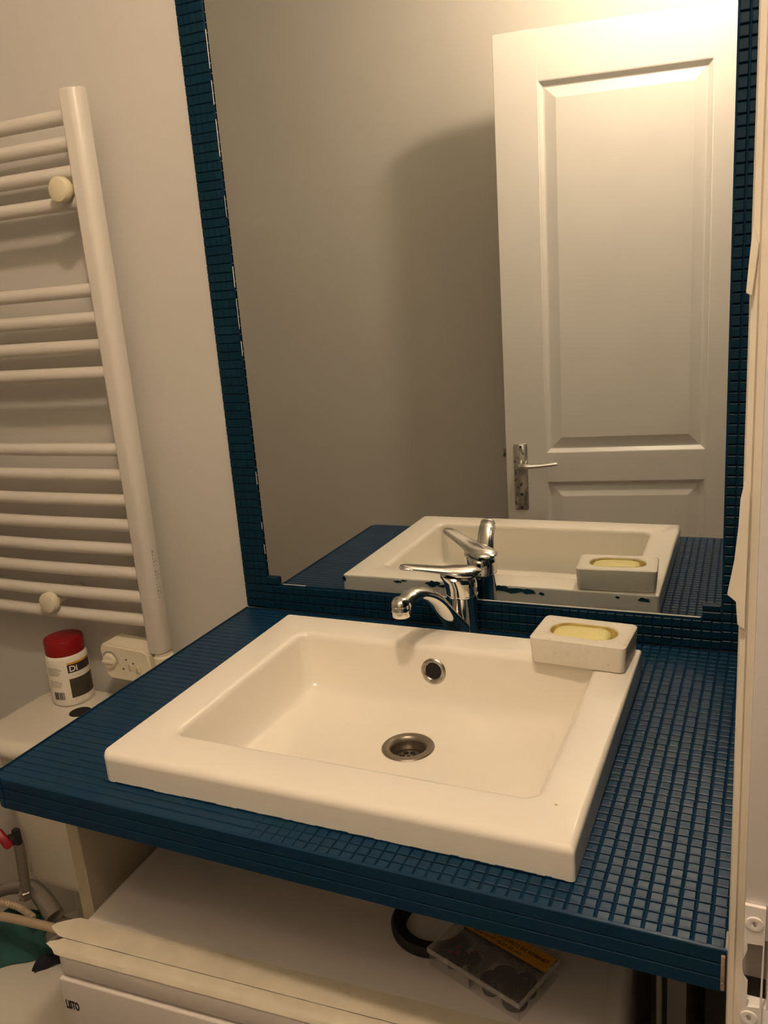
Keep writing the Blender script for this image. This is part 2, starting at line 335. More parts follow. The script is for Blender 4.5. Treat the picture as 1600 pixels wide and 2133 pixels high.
for i in range(nx):
    x0 = CX1-0.0004-(i+1)*PX
    if x0 < CX0-0.006: continue
    for j in range(ny_):
        yc = CY0+PY*0.5+j*PY; xc = x0+PX/2
        if yc+PY*0.45 > wall_y(xc): continue
        if xc-PX/2 > SX+0.012 and xc+PX/2 < SX+SW-0.012 and yc-PY/2 > SY-SD+0.012 and yc+PY/2 < SY-0.012: continue
        if xc < CX0+R and yc < CY0+R and hypot(xc-CX0-R, yc-CY0-R) > R-0.003: continue
        if xc-PX/2 < CX0: continue
        cells.append((xc, yc))
camp = M.translation
under = lambda c: SX-0.004 < c[0] < SX+SW+0.006 and SY-SD-0.004 < c[1] < SY+0.004
vis = sorted([c for c in cells if not under(c)], key=lambda c: (Vector((c[0], c[1], 0))-camp).length)
near = vis[:300]; nearset = set(near)
UT = []
for k in range(6):
    f = k/5; bm = bmesh.new(); tile_shape(bm, 0, 0, PX-0.0017*f, PY-0.0003-0.0013*f, 0.0, 0.0010-0.0001*f, zb=-0.0006-(TT-0.0004)*f, rx=min(1, f*1.6))
    me = bpy.data.meshes.new('tile'); bmesh.ops.recalc_face_normals(bm, faces=bm.faces[:]); bm.to_mesh(me); bm.free(); me.materials.append(MBLUE); UT.append(me)
for (x, y) in near:
    f = min(1, max(0, (x-0.18)/0.26)); o = bpy.data.objects.new('tile', UT[round(f*5)]); COL.objects.link(o); o.parent = counter
    o.location = Vector((x+random.uniform(-2, 2)*1e-4*f, y+random.uniform(-2, 2)*1e-4*f, random.uniform(-1, 0)*1.2e-4*f)) - counter.location
    o.rotation_euler = (random.uniform(-1, 1)*(0.001+0.015*f), random.uniform(-1, 1)*(0.001+0.015*f), random.uniform(-1, 1)*0.025*f)
bm = bmesh.new()
for c in cells:
    if c in nearset: continue
    f = min(1, max(0, (c[0]-0.18)/0.26))     # further left the paint has filled the joints between columns
    tile_shape(bm, c[0], c[1], PX-0.0018*f, PY-0.0003-0.0013*f, -random.uniform(0, 1.5)*1e-4*f, (0.0010-0.0001*f)*random.uniform(0.5, 1.2), 0.001+0.012*f, zb=-0.0006-(TT-0.0004)*f, rx=min(1, f*1.6))
obj('painted_tiling', bm, MBLUE, counter, kind='stuff', smooth=0)
# edge tiling: three bands round the front and the left end
bm = bmesh.new(); hb = CT/3
for k in range(3):
    z0, z1 = -CT+k*hb+0.0006, -CT+(k+1)*hb-0.0006
    n = int((CX1-CX0-R)/PX)
    for i in range(n):
        xc = CX1-(i+0.5)*PX; Mx = frame_mat((xc, CY0+0.001, (z0+z1)/2), (1, 0, 0), (0, 0, 1), (0, -1, 0))
        tile_shape(bm, 0, 0, PX, z1-z0+0.0006, 0.0022+random.uniform(0, 1)*0.5e-4, 0.0007, 0.002, Mx, zb=-0.001, rx=0.0)
    n = int((0.0-CY0-R)/PY)
    for i in range(n):
        yc = -0.008-(i+0.5)*PY; Mx = frame_mat((CX0, yc, (z0+z1)/2), (0, -1, 0), (0, 0, 1), (-1, 0, 0))
        tile_shape(bm, 0, 0, PY-0.0005, z1-z0, 0.0022, 0.0012, 0.015, Mx, zb=-0.001)
    for i in range(4):
        a = radians(180+22.5*(i+0.5)); Mx = frame_mat((CX0+R+R*cos(a), CY0+R+R*sin(a), (z0+z1)/2), (-sin(a), cos(a), 0), (0, 0, 1), (cos(a), sin(a), 0))
        tile_shape(bm, 0, 0, 0.0068, z1-z0, 0.0020, 0.001, 0.0, Mx, zb=-0.001)
obj('edge_tiling', bm, MBLUE, counter, kind='stuff', smooth=0)
bm = nbox(CX1-0.0035, CX1-0.0006, CY0-0.0032, CY0+0.002, -0.034, -0.004, bev=0.0006, seg=1)
box(bm, CX1-0.0035, CX1-0.001, CY0-0.0036, CY0, -0.034, -0.026, bev=0.0008, seg=1)
obj('chipped_end', bm, MRAW, counter, smooth=0, label='bare chipped end of the edge tiles')
bm = nbox(CX1-0.001, XR-0.0006, CY0+0.001, CY0+0.02, -0.035, -0.001); obj('end_filler', bm, MPRINTG, counter, smooth=0)

# ---- blue mosaic strips on the wall around the mirror
MX0, MX1, MZ0, MZ1 = -0.087, 0.5726, 0.0414, 1.05
WPX, WPZ, WT = 0.0118, 0.0124, 0.0035
bmb = bmesh.new()
for a in ((-0.1279, -0.0868, 0.0, MZ1), (0.5722, 0.6085, 0.0, MZ1), (-0.0868, 0.5722, 0.0, 0.0410)): box(bmb, a[0], a[1], -0.0074, 0.0012, a[2], a[3])
xform(bmb, WM); obj('tile_backing', bmb, MJOINT, wall_back, smooth=0)
wc = []
nz = int(MZ1/WPZ)
for j in range(nz):
    z = 0.0028+(j+0.5)*WPZ
    for i in range(3): wc.append((0.5735+(i+0.5)*WPX, z))
    for i in range(4): wc.append((-0.1279+0.0003+(i+0.5)*0.0103, z, 0.0103))
for j in range(3):
    z = 0.0012+(j+0.5)*WPZ*1.04
    for i in range(int(0.659/WPX)+1): wc.append((0.5735-(i+0.5)*WPX, z))
extra = [(-0.0755, 0.0475, 0.0225, 0.0125), (0.5610, 0.0465, 0.0118*1.9, 0.0110), (0.5610, 0.0570, 0.0118*1.9, 0.0085)]
wc = [c for c in wc if c[0] < 0.6085]
wvis = sorted(wc, key=lambda c: (W(c[0], c[1])-camp).length + (0 if c[0] > 0.57 else 1.0))
wnear = wvis[:300-len(extra)]; ws = set(wnear)
utw = unit_tile('tile', WPX-0.0017, WPZ-0.0016, WT, MBLUEW)
ROTW = frame_mat((0, 0, 0), AX, UP, NY)
wi = wall_back.matrix_world.inverted()
for c in wnear:
    o = bpy.data.objects.new('tile', utw); COL.objects.link(o); o.parent = wall_back
    if c[0] > 0.5970: o.scale = ((0.6085-c[0]+WPX/2)/WPX*0.95, 1, 1)
    xx = c[0] if c[0] <= 0.597 else (c[0]-WPX/2+0.6085)/2
    Mx = Matrix.Translation(W(xx, c[1], 0.0010)) @ ROTW @ Euler((random.uniform(-1, 1)*0.02, random.uniform(-1, 1)*0.02, random.uniform(-1, 1)*0.012)).to_matrix().to_4x4()
    s = o.scale.copy(); o.matrix_basis = Mx @ Matrix.Diagonal((*s, 1))
for ex in extra:
    bm = bmesh.new(); tile_shape(bm, ex[0], ex[1], ex[2]-0.001, ex[3]-0.0008, 0.0052, 0.0012, M=None, zb=0.0004)
    xform(bm, frame_mat(P0-AX*0.25-UP*0.04, AX, UP, NY)); obj('tile', bm, MBLUEW, wall_back, smooth=0)
bm = bmesh.new(); Mx = frame_mat(P0-AX*0.25-UP*0.04, AX, UP, NY)
for c in wc:
    if c in ws: continue
    wpx = c[2] if len(c) > 2 else WPX
    tile_shape(bm, c[0], c[1], wpx-(0.0 if len(c) > 2 else 0.0003), WPZ-0.0007, 0.0045+random.uniform(-1, 1)*1e-4, 0.0009, 0.006, Mx, zb=0.001+(0.0025 if len(c) > 2 else 0.001), rx=(0.25 if len(c) > 2 else 0.6))
obj('painted_tiling', bm, MBLUEW, wall_back, kind='stuff', smooth=0)

# ---- mirror
mir = thing('wall_mirror', 'large frameless mirror set between blue mosaic strips above the washbasin', 'mirror', W(0.25, MZ0))
bm = wbox(MX0+0.0004, MX1-0.0004, -0.0045, 0.0, MZ0+0.0004, MZ1-0.001); obj('mirror_glass', bm, MMIR, mir, smooth=0)
chips = []; z = 0.35
while z < 0.95:                      # chipped ground edge on the left side
    l = random.uniform(0.02, 0.06); wd = random.uniform(0.0003, 0.0008)
    if random.random() < 0.6: chips.append((MX0-0.0002, MX0+wd, 0.0, 0.0007, z, z+l))
    z += l+random.uniform(0.002, 0.02)
chips += [(MX0-0.0002, MX0+0.0006, 0.0, 0.0006, zz, zz+l) for zz, l in ((0.09, 0.015), (0.13, 0.01), (0.2, 0.02))]
chips += [(0.18, 0.548, 0.0, 0.0008, MZ0, MZ0+0.0012), (-0.06, -0.02, 0.0, 0.0006, MZ0, MZ0+0.0007)]
for c in chips: obj('chipped_edge', wbox(*c), MMIRE, mir, smooth=0, label='pale chipped ground edge')

# ================================================================== WASHBASIN
basin = thing('washbasin', 'cream white rectangular ceramic washbasin let into the blue countertop', 'washbasin', (SX, SY, 0.0003), (0, 0, SROT))
# local coords: x 0..SW, y 0..-SD, z from 0
ix0, ix1, iy0, iy1 = 0.0535, 0.4430, -0.3275, -0.0555   # opening
DXc, DYc, DZ, DR = 0.2430, -0.152, -0.054, 0.0300
N = 8
def rr(d, z, r, grow=0):                    # outer outline: crisp corners on the right, softer at the front left
    k = r/0.011; pts = []
    for cx, cy, a0, q in ((SW-d, -d, 0, 0.004), (d, -d, 90, 0.004), (d, -SD+d, 180, 0.010), (SW-d, -SD+d, 270, 0.0035)):
        q = max(q*k-d*0.5, 0.0008); ox = cx-q if a0 in (0, 270) else cx+q; oy = cy-q if a0 in (0, 90) else cy+q
        for i in range(N+1): a = radians(a0+90*i/N); pts.append(Vector((ox+q*cos(a), oy+q*sin(a), z)))
    return pts
def ri(d, z, r): return rrect(ix0+d, ix1-d, iy0+d, iy1-d, r, z, N)
L = []
L += [ri(-0.010, -0.068, 0.020), ri(-0.010, -0.004, 0.02), rr(0.004, -0.0002, 0.010), rr(0, 0.0, 0.011)]
er = 0.0075
def edge_ring(k):
    a = radians(90*k/5); b0, b1 = rr(0.0, 0.0, 0.011), rr(0.001, 0.0, 0.011); out = []
    for p, q in zip(b0, b1):
        f = min(1, max(0, (-SD+0.012-p.y)/0.012)); e = 0.0024+0.0052*f*f*(3-2*f)
        out.append(p+(q-p)*1000*e*(1-cos(a))+Vector((0, 0, SH-e+e*sin(a))))
    return out
L += [[p-Vector((0, 0, 0.0009)) for p in edge_ring(0)]] + [edge_ring(k) for k in range(6)]
L += [rr(0.03, SH+0.0002, 0.02)]
lr = 0.0085
for k in range(0, 6):
    a = radians(90*k/5); L.append(ri(-lr+lr*sin(a), SH-lr*(1-cos(a)), 0.012+lr*(1-k/5)))
for d, z, r in ((0.001, 0.010, 0.013), (0.003, -0.012, 0.016), (0.006, -0.030, 0.02), (0.010, -0.0385, 0.022), (0.016, -0.0435, 0.024), (0.026, -0.0462, 0.026), (0.05, -0.048, 0.03)): L.append(ri(d, z, r))
def dens(P, m=9):
    out = []
    for i, p in enumerate(P):
        out.append(p)
        if i % (N+1) == N:
            q = P[(i+1) % len(P)]
            for j in range(1, m): out.append(p.lerp(q, j/m))
    return out
L = [dens(P) for P in L]
base = dens(ri(0.05, -0.048, 0.03))
for t, z in ((0.35, -0.050), (0.65, -0.052), (0.85, -0.0532), (1.0, -0.0540)):
    ring = []
    for p in base:
        a = atan2(p.y-DYc, p.x-DXc); c = Vector((DXc+DR*cos(a), DYc+DR*sin(a), z)); q = p.lerp(c, t); q.z = z; ring.append(q)
    L.append(ring)
L.append([Vector((DXc+(p.x-DXc)*0.75, DYc+(p.y-DYc)*0.75, -0.056)) for p in L[-1]])
L.append([Vector((p.x, p.y, -0.085)) for p in L[-1]])
bm = loft(bmesh.new(), L, cap0=False, cap1=True)
obj('basin_body', bm, MSINK, basin, local=True, smooth=50)
# drain
dr = obj('drain_flange', lathe(bmesh.new(), [(0.0205, -0.018), (0.0205, -0.004), (0.0215, -0.001), (0.0235, 0.0012), (0.0265, 0.0018), (0.0305, 0.0012), (0.0318, -0.0003), (0.0318, -0.0015), (0.024, -0.002)], (DXc, DYc, DZ+0.0005), n=48, cap0=False, cap1=False), MDRAIN, basin, local=True, label='brushed steel drain flange')
bm = lathe(bmesh.new(), [(0.0204, -0.018), (0.0190, -0.0150), (0.0170, -0.0145), (0.0140, -0.0125), (0.0120, -0.0120)], (DXc, DYc, DZ), n=32, cap0=False)
sg = obj('strainer_grid', bm, MDRAIN, basin, local=True)
for k in range(6):
    a = radians(60*k+15); obj('strainer_hole', lathe(bmesh.new(), [(0.0033, 0), (0.0033, 0.0004)], (DXc+0.0078*cos(a), DYc+0.0078*sin(a), DZ-0.01198), n=14), MDARK, sg, local=True)
obj('strainer_hole', lathe(bmesh.new(), [(0.0022, 0), (0.0022, 0.0004)], (DXc, DYc, DZ-0.01198), n=12), MDARK, sg, local=True)
# overflow on the back wall of the bowl
oc = Vector((0.2430, iy1-0.0020, 0.0005)); oa = Vector((0, -1, 0.10)).normalized()
of = obj('overflow_ring', lathe(bmesh.new(), [(0.0165, -0.001), (0.0165, 0.0008), (0.0150, 0.0024), (0.0128, 0.0027), (0.0112, 0.0018), (0.0100, 0.0), (0.0100, -0.001)], oc, oa, 40, cap0=False, cap1=False), MSTEEL, basin, local=True, label='steel overflow ring')
obj('overflow_hole', lathe(bmesh.new(), [(0.0101, 0), (0.0101, 0.0009)], oc-oa*0.0006, oa, 32), MDARK, basin, local=True)
# smears of blue paint on the back face, seen in the mirror, and a chip on the rim
def smear(cx, cz, w, h, n=14):
    w *= 1.2; h *= 1.25
    bm = bmesh.new(); P = []
    for i in range(n):
        a = 2*pi*i/n; k = random.uniform(0.55, 1.1); P.append((cx+w/2*cos(a)*k, cz+h/2*sin(a)*random.uniform(0.4, 1.0)))
    loft(bm, [[Vector((x, yy, z)) for x, z in P] for yy in (0.0002, 0.0009)]); return bm
for cx, cz, w, h in ((0.156, 0.0272, 0.022, 0.010), (0.171, 0.0245, 0.015, 0.005), (0.262, 0.0278, 0.022, 0.009), (0.283, 0.0260, 0.034, 0.010), (0.305, 0.0255, 0.022, 0.008), (0.325, 0.0235, 0.010, 0.005), (0.097, 0.0265, 0.014, 0.004), (0.107, 0.0290, 0.010, 0.003), (0.434, 0.0260, 0.006, 0.004), (0.470, 0.0250, 0.014, 0.006), (0.003, 0.0258, 0.006, 0.011)):
    obj('paint_smear', smear(cx, cz, w, h), MCHIP, basin, local=True, smooth=0, label='blue paint smear')
obj('glaze_chip', lathe(bmesh.new(), [(0.0018, 0), (0.0012, 0.0003)], (0.4635, -0.3345, SH), n=9), MSTAIN, basin, local=True)
bm = bmesh.new()                       # ragged paint line along the foot of the basin
x = 0.0
while x < SW-0.01:
    l = random.uniform(0.004, 0.012); hgt = random.uniform(0.0004, 0.0016)
    box(bm, x, x+l, -SD-0.0008, -SD+0.001, 0.0, hgt); x += l
obj('paint_line', bm, MBLUE, basin, local=True, smooth=0)

# ================================================================== MIXER TAP
TX, TY = 0.2490, -0.0450
tap = thing('mixer_tap', 'chrome single-lever mixer tap behind the washbasin rim', 'tap', (TX, TY, 0.0))
tilt = Vector((-0.07, -0.035, 1)).normalized()
obj('tap_body', lathe(bmesh.new(), [(0.0255, 0.0004), (0.0255, 0.003), (0.0222, 0.006), (0.0208, 0.012), (0.0202, 0.035), (0.0208, 0.0655), (0.0214, 0.0668)], (TX, TY, 0), (0, 0, 1), 40), MCHR, tap)
obj('collar_ring', lathe(bmesh.new(), [(0.0210, 0), (0.0219, 0.0007), (0.0219, 0.0022), (0.0210, 0.003)], (TX, TY, 0.0660), (0, 0, 1), 40), MCHR, tap)
# cartridge housing: flares towards the lever side
ld = Vector((0.1836-0.266, -0.0905+0.0337, 0)).normalized(); ls = Vector((-ld.y, ld.x, 0))
L = []
for z, sh, rx, ry in ((0.0690, 0.0, 0.0212, 0.0212), (0.078, 0.0005, 0.0216, 0.0212), (0.086, 0.002, 0.0228, 0.0212), (0.0915, 0.0045, 0.0238, 0.0205), (0.094, 0.006, 0.0225, 0.018)):
    L.append([Vector((TX, TY, z + 0.12*rx*cos(2*pi*i/36)*(z-0.069)/0.025)) + ld*(sh+rx*cos(2*pi*i/36)) + ls*(ry*sin(2*pi*i/36)) for i in range(36)])
obj('cartridge_housing', loft(bmesh.new(), L), MCHR, tap)
# teardrop lever: pointed at the back, slim tongue to the front
L = []
prof = [(-0.0290, 0.0008, 0.0985, 0.0008), (-0.0265, 0.0070, 0.0965, 0.0035), (-0.0225, 0.0110, 0.0965, 0.0060), (-0.018, 0.0165, 0.0965, 0.0082), (-0.008, 0.0208, 0.0970, 0.0090), (0.002, 0.0210, 0.0985, 0.0086), (0.012, 0.0190, 0.1005, 0.0075), (0.022, 0.0158, 0.1030, 0.0055), (0.034, 0.0148, 0.1065, 0.0042), (0.048, 0.0136, 0.1100, 0.0036), (0.062, 0.0126, 0.1130, 0.0034), (0.070, 0.0118, 0.1145, 0.0036), (0.077, 0.0098, 0.1155, 0.0040), (0.081, 0.0065, 0.1158, 0.0038), (0.0832, 0.0020, 0.1158, 0.0015)]
for s, wdt, z, t in prof:
    c = Vector((TX+0.000, TY+0.001, z-0.001)) + ld*s
    L.append([c + ls*(wdt*cos(2*pi*i/24)) + Vector((0, 0, t*sin(2*pi*i/24)*(1.0 if sin(2*pi*i/24) > 0 else 0.75))) for i in range(24)])
lv = obj('lever', loft(bmesh.new(), L), MCHR, tap, smooth=60)
obj('lever_cap_seam', tube(bmesh.new(), [Vector((TX, TY, 0))+ld*(0.012-0.0185*(1-cos(a))*0.55) + ls*(0.0150*sin(a)) + Vector((0, 0, 0.1062-0.0035*abs(sin(a))**2-0.0012*(1-cos(a)))) for a in [radians(d) for d in range(-80, 81, 16)]], 0.0005, n=6), MSTEEL, lv)
obj('indicator_dot', lathe(bmesh.new(), [(0.0013, 0), (0.0011, 0.0006)], Vector((TX, TY, 0.1051))+ld*0.002, (0, 0, 1), 12), MRED, lv)
sd = Vector((0.2215-TX, -0.1810-TY, 0)); sl = sd.length; sd.normalize()
P = [Vector((TX, TY, 0)) + sd*s + Vector((0, 0, z)) for s, z in ((0.006, 0.018), (0.020, 0.030), (0.040, 0.052), (0.062, 0.078), (0.084, 0.0945), (0.105, 0.1035), (0.122, 0.1045), (sl-0.003, 0.1015))]
sp_ = obj('spout', tube(bmesh.new(), P, [0.0145, 0.0140, 0.0125, 0.0114, 0.0106, 0.0102, 0.0100, 0.0100], n=24, flat=(1.18, 0.80)), MCHR, tap)
hc = Vector((0.2203, -0.1815, 0))
obj('aerator', lathe(bmesh.new(), [(0.0095, 0.0865), (0.0108, 0.0865), (0.0112, 0.0875), (0.0112, 0.0935), (0.0120, 0.0940), (0.0122, 0.0952), (0.0118, 0.0960), (0.0119, 0.1010), (0.0112, 0.1055), (0.0088, 0.1090), (0.0040, 0.1107)], hc, (0, 0, 1), 32), MCHR, tap)
obj('aerator_mesh', lathe(bmesh.new(), [(0.0094, 0.0872), (0.0094, 0.0880)], hc, (0, 0, 1), 24), MPRINTG, tap)

# ================================================================== SOAP DISH AND SOAP
dth = radians(-3.2)
dish = thing('soap_dish', 'off-white rectangular stone soap dish on the right back corner of the basin rim', 'soap dish', (0.4290, -0.1270, SH+0.0006), (0, 0, dth))
dw, dd, dh = 0.1125, 0.0720, 0.0335; ow, od = 0.0800, 0.0440
def dl(d, z, r=0.006): return rrect(-dw/2+d, dw/2-d, -dd/2+d, dd/2-d, r, z, 9)
def oval(s, z): return rrect(-ow/2*s, ow/2*s, -od/2*s, od/2*s, od/2*s*0.98, z, 9)
L = [dl(0.0055, 0), dl(0.003, 0.0012), dl(0.0022, 0.004), dl(0.0004, dh-0.004), dl(0.0006, dh-0.0015), dl(0.0022, dh), dl(0.008, dh+0.0002, 0.008), oval(1.03, dh), oval(1.0, dh-0.0008)]
obj('dish_body', loft(bmesh.new(), L + [oval(0.985, dh-0.002)], cap1=False), MDISH, dish, local=True)
obj('dish_recess', loft(bmesh.new(), [oval(0.985, dh-0.002), oval(0.96, dh-0.006), oval(0.90, dh-0.012), oval(0.75, dh-0.0165), oval(0.4, dh-0.018)], cap0=False), MSTAIN, dish, local=True, label='stained inside of the dish')
bm = bmesh.new(); soap_z = 0.0
L = []
for s, z in ((0.55, 0), (0.86, 0.0015), (0.97, 0.004), (1.0, 0.0075), (0.985, 0.0105), (0.93, 0.0128), (0.80, 0.0142), (0.5, 0.0150)): L.append(rrect(-0.0345*s, 0.0335*s, -0.0185*s, 0.0185*s, 0.0135*s, z*1.1, 8))
soap = obj('soap_bar', loft(bm, L), MSOAP, None, smooth=60)
soap.location = (0.4272, -0.1283, SH+dh-0.0165); soap.rotation_euler = (radians(1), radians(-1.0), dth+radians(1.0))
set_props(soap, 'worn yellow bar of soap lying in the white soap dish', 'soap')

# ================================================================== TOWEL RADIATOR
rad = thing('towel_radiator', 'white ladder towel radiator with rounded bars on the wall left of the mirror', 'radiator', (-0.55, -0.06, -0.07))
def collector(cx): 
    bm = bmesh.new(); x0, x1, y0, y1 = cx-0.0155, cx+0.0155, -0.0760, -0.0480
    pts = []
    for (qx, qy, a0, r) in ((x1-0.013, y1-0.006, 0, 0.006), (x0+0.006, y1-0.006, 90, 0.006), (x0+0.004, y0+0.004, 180, 0.004), (x1-0.0145, y0+0.0145, 270, 0.0145)):
        qx = x1-r if a0 in (0, 270) else x0+r
        for i in range(9): a = radians(a0+90*i/8); pts.append((qx+r*cos(a), qy+r*sin(a)))
    L = []
    for z, s in ((-0.0700, 0.86), (-0.0690, 0.96), (-0.0670, 1.0), (0.7680, 1.0), (0.7705, 0.96), (0.7715, 0.86)):
        L.append([Vector((cx+(x-cx)*s, -0.062+(y+0.062)*s, z+ (y+0.062)*0.08)) for x, y in pts])
    return loft(bm, L)
obj('collector', collector(-0.2715), MRAD, rad); obj('collector', collector(-0.7950), MRAD, rad)
for z in [0.7385, 0.7040, 0.6655, 0.6255, 0.5032, 0.4625, 0.4225, 0.3820, 0.2637, 0.2225, 0.1818, 0.1412, 0.1007, 0.0605, 0.0200, -0.0200]:
    obj('bar', tube(bmesh.new(), [(-0.785, -0.0585, z), (-0.53, -0.0640, z), (-0.280, -0.0585, z)], 0.0102, n=20, k=5), MRAD, rad)
for i, (x, z, mm) in enumerate(((-0.3050, 0.6420, MKNOBC), (-0.4810, 0.0035, MPLAS))):
    bk = obj('wall_bracket', lathe(bmesh.new(), [(0.0085, -0.080), (0.0085, -0.030), (0.0100, -0.026), (0.0100, -0.015), (0.0170, -0.014), (0.0178, -0.012), (0.0178, -0.004), (0.0165, -0.001), (0.0120, 0.0008)], (x, -0.088, z), (0, -1, 0), 28), mm, rad)
bm = bmesh.new()                        # tiny printed type plate on the collector
for k in range(15):
    if k in (5, 9): continue
    box(bm, -0.2566, -0.2559, -0.0652, -0.0645+0.0016*(k % 3 == 0), 0.1000-k*0.0054, 0.1000-k*0.0054+random.uniform(0.0015, 0.004))
    if k > 2: box(bm, -0.2566, -0.2559, -0.0605, -0.0596+0.0012*(k % 2), 0.1000-k*0.0054, 0.1000-k*0.0054+random.uniform(0.001, 0.003))
obj('printed_marking', bm, MPRINTG, rad, smooth=0)
obj('heating_element', lathe(bmesh.new(), [(0.0145, -0.122), (0.0165, -0.118), (0.0165, -0.078), (0.0135, -0.076), (0.0135, -0.0705)], (-0.2700, -0.060, 0), (0, 0, 1), 28), MPLAS, rad)
# thermostat
tb = obj('thermostat_box', None or (lambda: (lambda bm: (loft(bm, [[Vector((x, y, z)) for x, z in [( -0.3855, -0.0690), (-0.3780, -0.0600), (-0.2930, -0.0640), (-0.2835, -0.0700), (-0.2800, -0.1150), (-0.2880, -0.1245), (-0.3690, -0.1225), (-0.3790, -0.1150)]] for y in (-0.035, -0.082)]), bmesh.ops.bevel(bm, geom=bm.edges[:], offset=0.0028, segments=3, affect='EDGES'), bm)[-1])(bmesh.new()))(), MPLAS, rad, smooth=50, label='cream thermostat box under the right collector')
ty = -0.0822
obj('dial', lathe(bmesh.new(), [(0.0128, 0), (0.0125, 0.004), (0.0108, 0.0055)], (-0.3650, ty, -0.0890), (0, -1, 0), 28), MPLAS, tb)
obj('dial_grip', nbox(-0.3760, -0.3540, ty-0.0085, ty-0.005, -0.0915, -0.0865, bev=0.0012), MPLAS, tb)
bm = bmesh.new(); 
for k in range(14):
    a0, a1 = radians(150-k*12), radians(150-k*12-9.5); r0, r1 = 0.0142, 0.0168
    loft(bm, [[Vector((-0.3650+r*cos(a), yy, -0.0890+r*sin(a))) for r, a in ((r0, a0), (r1, a0), (r1, a1), (r0, a1))] for yy in (ty+0.0004, ty-0.0004)])
obj('dial_scale', bm, MPRINTG, tb, smooth=0)
for x, z in ((-0.3305, -0.0835), (-0.3165, -0.0890), (-0.3390, -0.1010)): obj('indicator_light', lathe(bmesh.new(), [(0.0016, 0), (0.0012, 0.0008)], (x, ty, z), (0, -1, 0), 12), MPRINT, tb)
for x, z in ((-0.3235, -0.0965), (-0.3085, -0.0985)): obj('button', loft(bmesh.new(), [[Vector((p.x, yy, p.y)) for p in rrect(x-0.0042+d, x+0.0042-d, z-0.0062+d, z+0.0062-d, 0.0036, 0)] for d, yy in ((0, ty+0.0005), (0, ty-0.0012), (0.001, ty-0.0018))]), MKNOBC, tb)
cb = obj('hairline_cable', tube(bmesh.new(), [(-0.452, -0.0085, 0.0520), (-0.440, -0.011, 0.0505), (-0.432, -0.011, 0.0420), (-0.431, -0.009, 0.0300)], 0.0009, n=6), MPRINTG, rad)

# ================================================================== TOILET
toilet = thing('toilet', 'white ceramic toilet with close-coupled cistern below the towel radiator', 'toilet', (-0.44, -0.30, ZF))
def body_loops(spec, n=9): return [rrect(*s[:5], s[5], n) for s in spec]
L = body_loops([(-0.530, -0.345, -0.195, -0.030, 0.03, -0.470), (-0.536, -0.338, -0.200, -0.028, 0.035, -0.455), (-0.545, -0.322, -0.206, -0.026, 0.04, -0.230), (-0.547, -0.318, -0.208, -0.026, 0.04, -0.214)])
obj('cistern', loft(bmesh.new(), L), MCER, toilet)
L = body_loops([(-0.552, -0.314, -0.212, -0.024, 0.045, -0.2145), (-0.566, -0.302, -0.224, -0.020, 0.055, -0.2125), (-0.570, -0.298, -0.228, -0.018, 0.058, -0.2060), (-0.5705, -0.2975, -0.2285, -0.018, 0.058, -0.1985), (-0.567, -0.300, -0.225, -0.020, 0.055, -0.1915), (-0.560, -0.306, -0.218, -0.024, 0.05, -0.1868), (-0.550, -0.315, -0.208, -0.030, 0.045, -0.1852)])
cl = obj('cistern_lid', loft(bmesh.new(), L), MCER, toilet)
obj('button_hole', lathe(bmesh.new(), [(0.0185, -0.001), (0.0185, 0.0006)], (-0.4345, -0.1010, -0.1853), (0, 0, 1), 32), MDARK, cl)
obj('hole_rim', lathe(bmesh.new(), [(0.0180, 0.0), (0.0186, 0.0012), (0.0205, 0.0010), (0.0212, 0.0)], (-0.4345, -0.1010, -0.1853), (0, 0, 1), 32, cap0=False, cap1=False), MCER, cl)
def egg(cx, w, yb, yf, z, n=40):
    P = []
    cy = yb-(yb-yf)*0.42
    for i in range(n):
        a = 2*pi*i/n; x = w*cos(a); y = sin(a)
        P.append(Vector((cx+x*(1-0.10*(y < 0)*y*y), cy+(yb-cy)*y if y > 0 else cy+(cy-yf)*y, z)))
    return P
L = [egg(-0.44, 0.115, -0.08, -0.47, ZF), egg(-0.44, 0.12, -0.07, -0.48, ZF+0.02), egg(-0.44, 0.10, -0.08, -0.46, ZF+0.15), egg(-0.44, 0.15, -0.05, -0.56, -0.72), egg(-0.44, 0.178, -0.035, -0.615, -0.645), egg(-0.44, 0.18, -0.03, -0.62, -0.630)]
obj('bowl', loft(bmesh.new(), L), MCER, toilet)
L = body_loops([(-0.50, -0.38, -0.15, -0.03, 0.03, -0.66), (-0.50, -0.38, -0.15, -0.03, 0.03, -0.465)]); obj('cistern_foot', loft(bmesh.new(), L), MCER, toilet)
L = [egg(-0.44, 0.183, -0.215, -0.625, -0.629), egg(-0.44, 0.187, -0.212, -0.630, -0.622), egg(-0.44, 0.187, -0.212, -0.630, -0.612), egg(-0.44, 0.180, -0.218, -0.622, -0.602), egg(-0.44, 0.14, -0.24, -0.58, -0.598)]
obj('seat_lid', loft(bmesh.new(), L), MWHP, toilet)

